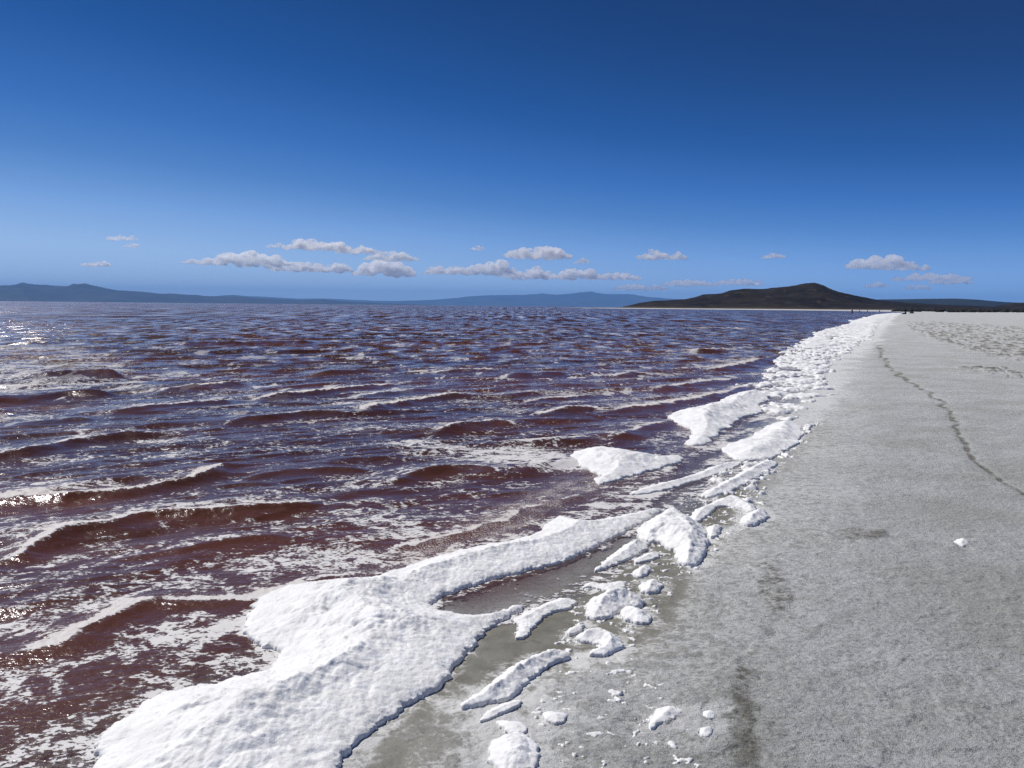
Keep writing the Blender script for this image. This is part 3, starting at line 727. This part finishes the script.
ridge('mountains', [(-500, 293), (-300, 288), (-160, 291), (-60, 287), (0, 285.2), (15, 284), (23, 281.6), (34, 284), (50, 285.3), (68, 285.8), (85, 284), (100, 287), (112, 289.3), (140, 291.5), (165, 293.5), (190, 294.5), (215, 296.2), (235, 296),
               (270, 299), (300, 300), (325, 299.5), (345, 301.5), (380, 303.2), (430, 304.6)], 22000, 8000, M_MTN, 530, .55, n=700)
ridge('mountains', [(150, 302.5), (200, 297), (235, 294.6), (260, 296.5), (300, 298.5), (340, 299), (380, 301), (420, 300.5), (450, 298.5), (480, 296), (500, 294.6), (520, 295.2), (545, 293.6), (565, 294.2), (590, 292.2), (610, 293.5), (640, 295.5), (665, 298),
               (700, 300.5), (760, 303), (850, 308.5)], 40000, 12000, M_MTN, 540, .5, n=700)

# dark brush and basalt along the back of the beach
def strewn(name, label, cat, zone, count, size, mat, seed, flat=.6):
    rng = np.random.default_rng(seed); bm = bmesh.new(); made = 0
    lo = np.min(zone, 0); hi = np.max(zone, 0)
    while made < count:
        x, y = rng.uniform(lo, hi)
        if poly_sdf(np.array([x]), np.array([y]), zone)[0] > 0: continue
        if fbm(np.array([x / 30.]), np.array([y / 60.]), seed)[0] < -.12: continue
        s_ = size * rng.uniform(.5, 1.6); g = float(ground_z(np.array([x]), np.array([y]), shore(np.array([x]), np.array([y])))[0])
        mtx = Matrix.Translation((x, y, g + s_ * .15)) @ Matrix.Rotation(rng.uniform(0, 6.3), 4, 'Z') @ Matrix.Diagonal((s_ * rng.uniform(.7, 1.6), s_, s_ * flat, 1))
        r = bmesh.ops.create_icosphere(bm, subdivisions=1, radius=1, matrix=mtx)
        for v in r['verts']: v.co += Vector(rng.normal(0, s_ * .14, 3))
        made += 1
    me = bpy.data.meshes.new(name); bm.to_mesh(me); bm.free(); me.materials.append(mat)
    link(name, me, label, cat, kind='stuff')
M_BRUSH = mat_plain('dark brush', (.022, .021, .016), .95, 2.0)
strewn('scrub', 'dark low brush and boulders in a band behind the beach below the hill', 'scrub',
       P([(893, 311.75), (920, 312.4), (970, 313.0), (1030, 313.4), (1150, 314.6), (1150, 312.9), (1030, 311.9), (960, 311.3), (900, 310.9)]), 2200, 1.7, M_BRUSH, 5, .9)

# dark stones of the two heaps on the far beach
M_STONE = mat_plain('basalt', (.05, .048, .045), .9, 5)
def rock(px, py, w, h, label, seed):
    x, y = at(px, py); bm = bmesh.new()
    bmesh.ops.create_icosphere(bm, subdivisions=3, radius=1)
    rng = random.Random(seed)
    for v in bm.verts:
        n = float(fbm(np.array([v.co.x * 1.3 + seed]), np.array([v.co.y * 1.3 + v.co.z * 2]), seed, 3)[0])
        k = 1 + .45 * n
        v.co = Vector((v.co.x * w / 2 * k, v.co.y * w / 2 * k, v.co.z * h * k))
    me = bpy.data.meshes.new('rock'); bm.to_mesh(me); bm.free(); me.materials.append(M_STONE)
    o = link('rock', me, label, 'rock', 'dark rocks on the far beach')
    o.location = (x, y, float(ground_z(np.array([x]), np.array([y]), shore(np.array([x]), np.array([y])))[0]) - .05)
rock(903.5, 314.4, 1.1, .55, 'low dark rock on the far beach leaning against the upright stone', 1)
rock(905.3, 314.4, .7, 1.0, 'upright dark stone standing against the low rock at the end of the foam', 2)
rock(911.5, 313.7, 1.9, .85, 'dark rock farther along the beach, right of the upright stone', 3)

# ------------------------------------------------------------------ people wading far off
M_SKIN = mat_plain('skin', (.35, .2, .14), .6, 4, .1)
def skin_mesh(name, V, E, rad, mat, parent):
    me = bpy.data.meshes.new(name); me.from_pydata(V, E, []); me.materials.append(mat)
    o = link(name, me, parent=parent)
    md = o.modifiers.new('skin', 'SKIN'); md.use_smooth_shade = True
    for i, r_ in enumerate(rad): me.skin_vertices[0].data[i].radius = (r_, r_ * .8 if i < 3 else r_)
    me.skin_vertices[0].data[0].use_root = True
    o.modifiers.new('sub', 'SUBSURF').levels = 1
    return o
def person(px, py, hgt, label, top, legs_c, step, arm, sink):
    x, y = at(px, py)
    root = bpy.data.objects.new('person', None); COL.objects.link(root); root.location = (x, y, -sink); root.rotation_euler = (0, 0, random.uniform(0, 6))
    root['label'] = label; root['category'] = 'person'; root['group'] = 'people far off by the water'
    k = hgt / 1.75; s = lambda l: [tuple(c * k for c in v) for v in l]
    V = s([(0, 0, .95), (0, 0, 1.2), (0, 0, 1.42), (0, 0, 1.52), (0, .01, 1.60), (0, .02, 1.68),
           (.19, 0, 1.40), (.24 + arm, .03, 1.13), (.25 + arm, .10, .88), (.25 + arm, .12, .78), (-.19, 0, 1.40), (-.24, -.02, 1.13), (-.25, .04, .88), (-.25, .05, .78),
           (.10, 0, .90), (.11, step * .5, .50), (.11, step * .6 - .03, .09), (.11, step * .6 + .12, .04), (-.10, 0, .90), (-.11, -step * .4, .50), (-.11, -step * .8, .09), (-.11, -step * .8 + .15, .04)])
    E = [(0, 1), (1, 2), (2, 3), (3, 4), (4, 5), (2, 6), (6, 7), (7, 8), (8, 9), (2, 10), (10, 11), (11, 12), (12, 13), (0, 14), (14, 15), (15, 16), (16, 17), (0, 18), (18, 19), (19, 20), (20, 21)]
    rad = [.14, .13, .15, .055, .095, .075, .06, .045, .035, .03, .06, .045, .035, .03, .085, .06, .042, .035, .085, .06, .042, .035]
    skin_mesh('body', V, E, [r_ * k for r_ in rad], M_SKIN, root)
    jv = [0, 1, 2, 6, 7, 10, 11]; mp = {a: i for i, a in enumerate(jv)}
    skin_mesh('shirt', [V[i] for i in jv], [(mp[a], mp[b]) for a, b in E if a in mp and b in mp], [(rad[i] + .02) * k for i in jv], top, root)
    tv = [0, 14, 15, 18, 19]; mp = {a: i for i, a in enumerate(tv)}
    skin_mesh('trousers', [V[i] for i in tv], [(mp[a], mp[b]) for a, b in E if a in mp and b in mp], [(rad[i] + .02) * k for i in tv], legs_c, root)
    hb = bmesh.new(); bmesh.ops.create_icosphere(hb, subdivisions=2, radius=.115 * k, matrix=Matrix.Translation((0, -.02 * k, 1.69 * k)) @ Matrix.Diagonal((.9, 1, .8, 1)))
    hm = bpy.data.meshes.new('hair'); hb.to_mesh(hm); hb.free(); hm.materials.append(M_HAIR); link('hair', hm, parent=root)
M_HAIR = mat_plain('hair', (.02, .014, .01), .6)
DK = mat_plain('dark cloth', (.02, .022, .03)); NV = mat_plain('navy cloth', (.02, .03, .06)); GY = mat_plain('grey cloth', (.09, .09, .10)); BR = mat_plain('brown cloth', (.06, .04, .03))
person(852, 314.4, 1.8, 'dark clothed person wading nearest, tallest of the tiny figures left of the foam tip', DK, DK, .2, .05, .1)
person(859.5, 313.2, 1.7, 'tiny dark figure just right of the tallest wading person', NV, DK, .3, .02, .1)
person(867.5, 312.9, 1.75, 'tiny figure in grey, third from the left in the shallows', GY, DK, .1, .1, .1)
person(879.5, 312.7, 1.65, 'tiny figure closest to the end of the foam belt', BR, NV, .2, .0, .1)

# ------------------------------------------------------------------ clouds
def mat_cloud():
    t = NT('cloud')
    tc = t.n('ShaderNodeTexCoord').outputs['Object']
    n = t.noise(tc, .0038, 7, .68)
    d = t.ramp(n, .45, .62, 0, .022, False)
    pv = t.n('ShaderNodeVolumePrincipled'); t.put(pv.inputs['Density'], d); pv.inputs['Color'].default_value = (1, 1, 1, 1); pv.inputs['Anisotropy'].default_value = .6
    t.put(t.out.inputs['Volume'], pv)
    return t.m
M_CLOUD = mat_cloud()
CLOUDS = [  # px, py, half width, half height, label
 (118, 238.5, 8, 2.2, 'tiny flat cloud, left one of the high trio above the mountains'), (130, 238.5, 5, 2, 'tiny puff, upper right one of the high trio'), (131, 246, 5, 1.8, 'tiny puff, lowest of the high trio'),
 (98, 264.5, 11, 2.2, 'thin flat cloud low over the left mountain range'), (204, 262, 17, 3, 'flat cloud trailing left of the ragged bank'), (252, 261, 30, 8, 'broad ragged cloud bank left of the longest cloud'),
 (277, 246, 8, 2.2, 'small wisp touching the left end of the longest cloud'), (318, 247, 31, 6, 'bright long domed cloud, highest over the open water'), (360, 251, 20, 4.5, 'tapering tail of the bright domed cloud'),
 (392, 258, 24, 4.5, 'flat bright cloud right below the tapering tail'), (300, 268, 26, 5, 'low soft cloud under the bright domed cloud'), (332, 269, 17, 5, 'low puffy cloud under the tapering tail'),
 (385, 271, 26, 9, 'wide soft heap of cloud below the flat bright one'), (448, 272, 22, 4.5, 'flat cloud with a bright left end over mid water'), (490, 270, 24, 7, 'puffy cloud just left below the bright double cloud'),
 (478, 248.5, 6, 2.2, 'small lone puff left of the bright double cloud'), (540, 254, 30, 8, 'bright double headed cloud in the middle of the sky'), (582, 261.5, 6, 3, 'small puff right of the bright double cloud'),
 (578, 275, 17, 7, 'soft cloud below the small puff over the far mountains'), (530, 275, 24, 6, 'long thin haze cloud under the double headed cloud'), (615, 277, 22, 4.5, 'thin cloud between the far mountains and the small pair'),
 (654, 256, 14, 5, 'bright puff, left one of the pair left above the hill'), (676, 257.5, 9, 3.6, 'bright puff, right one of the pair left above the hill'),
 (640, 288, 26, 3.2, 'faint low cloud over the left foot of the hill'), (690, 284, 24, 3, 'faint flat cloud above the left shoulder of the hill'), (738, 283, 22, 2.8, 'faint flat cloud above the hill crest'),
 (773, 256.5, 9, 3, 'faint lone wisp above the hill summit'), (882, 264, 26, 6.5, 'bright flat cloud right of the hill summit'), (905, 268, 20, 3, 'thin tail under the bright flat cloud at right'),
 (876, 285.5, 8, 2.4, 'small low puff right of the hill slope'), (932, 278, 30, 3.5, 'long thin cloud above the beach horizon'), (918, 288, 9, 2, 'tiny wisp below the long thin cloud'), (950, 282, 16, 2.6, 'thin streak at the right end of the long thin cloud')]
def cloud(i, px, py, hw, hh, label):
    hy = YH + (px - 512) * ROLL
    dist = min(72000, max(26000, 2050 * FPX / (hy - py)))
    c = at_d(px, py, dist); k = dist / FPX
    W, H = (hw + 1) * k, (hh * .74 + .5) * k
    rng = random.Random(100 + i); bm = bmesh.new()
    for u_ in np.arange(-1, 1.001, .5 * H / W):
        env = math.sqrt(max(.05, 1 - u_ * u_)) * (.55 + .6 * abs(float(noise(np.array([u_ * W / H * .35]), np.array([i * 3.7]), 9)[0])) + rng.uniform(0, .35))
        for q in range(3):
            rr = H * (.35 + .35 * rng.random()) * (.5 + .5 * env)
            zz = -H * .5 + env * H * 1.7 * rng.random()
            bmesh.ops.create_icosphere(bm, subdivisions=2, radius=1, matrix=Matrix.Translation((u_ * W + rng.uniform(-.4, .4) * H, rng.uniform(-.5, .5) * W * .5, zz)) @ Matrix.Diagonal((rr * 1.6, rr * 2.2, rr, 1)))
    me = bpy.data.meshes.new('cloud'); bm.to_mesh(me); bm.free()
    o = link('cloud', me, label, 'cloud', 'small clouds low over the horizon')
    rm = o.modifiers.new('r', 'REMESH'); rm.mode = 'VOXEL'; rm.voxel_size = H * .13
    dg = bpy.context.evaluated_depsgraph_get(); me2 = bpy.data.meshes.new_from_object(o.evaluated_get(dg))
    o.modifiers.clear(); o.data = me2; me2.name = 'cloud'; me2.materials.clear(); me2.materials.append(M_CLOUD)
    o.location = c; o.rotation_euler = (0, 0, -math.atan2(c.x, c.y))
for i, a in enumerate(CLOUDS): cloud(i, *a)

# ------------------------------------------------------------------ haze
def build_haze():
    bm = bmesh.new()
    zb, zt = -3.0, 850.0
    bmesh.ops.create_cube(bm, size=1, matrix=Matrix.Translation((0, 0, (zb + zt) / 2)) @ Matrix.Diagonal((96000, 96000, zt - zb, 1)))
    me = bpy.data.meshes.new('haze'); bm.to_mesh(me); bm.free()
    t = NT('haze'); pv = t.n('ShaderNodeVolumePrincipled'); pv.inputs['Density'].default_value = 3.2e-5
    pv.inputs['Color'].default_value = (.22, .50, 1.0, 1); pv.inputs['Anisotropy'].default_value = 0.0
    t.put(t.out.inputs['Volume'], pv); me.materials.append(t.m)
    link('haze', me, kind='stuff', label='thin blue haze over the lake and far mountains', cat='haze')
build_haze()
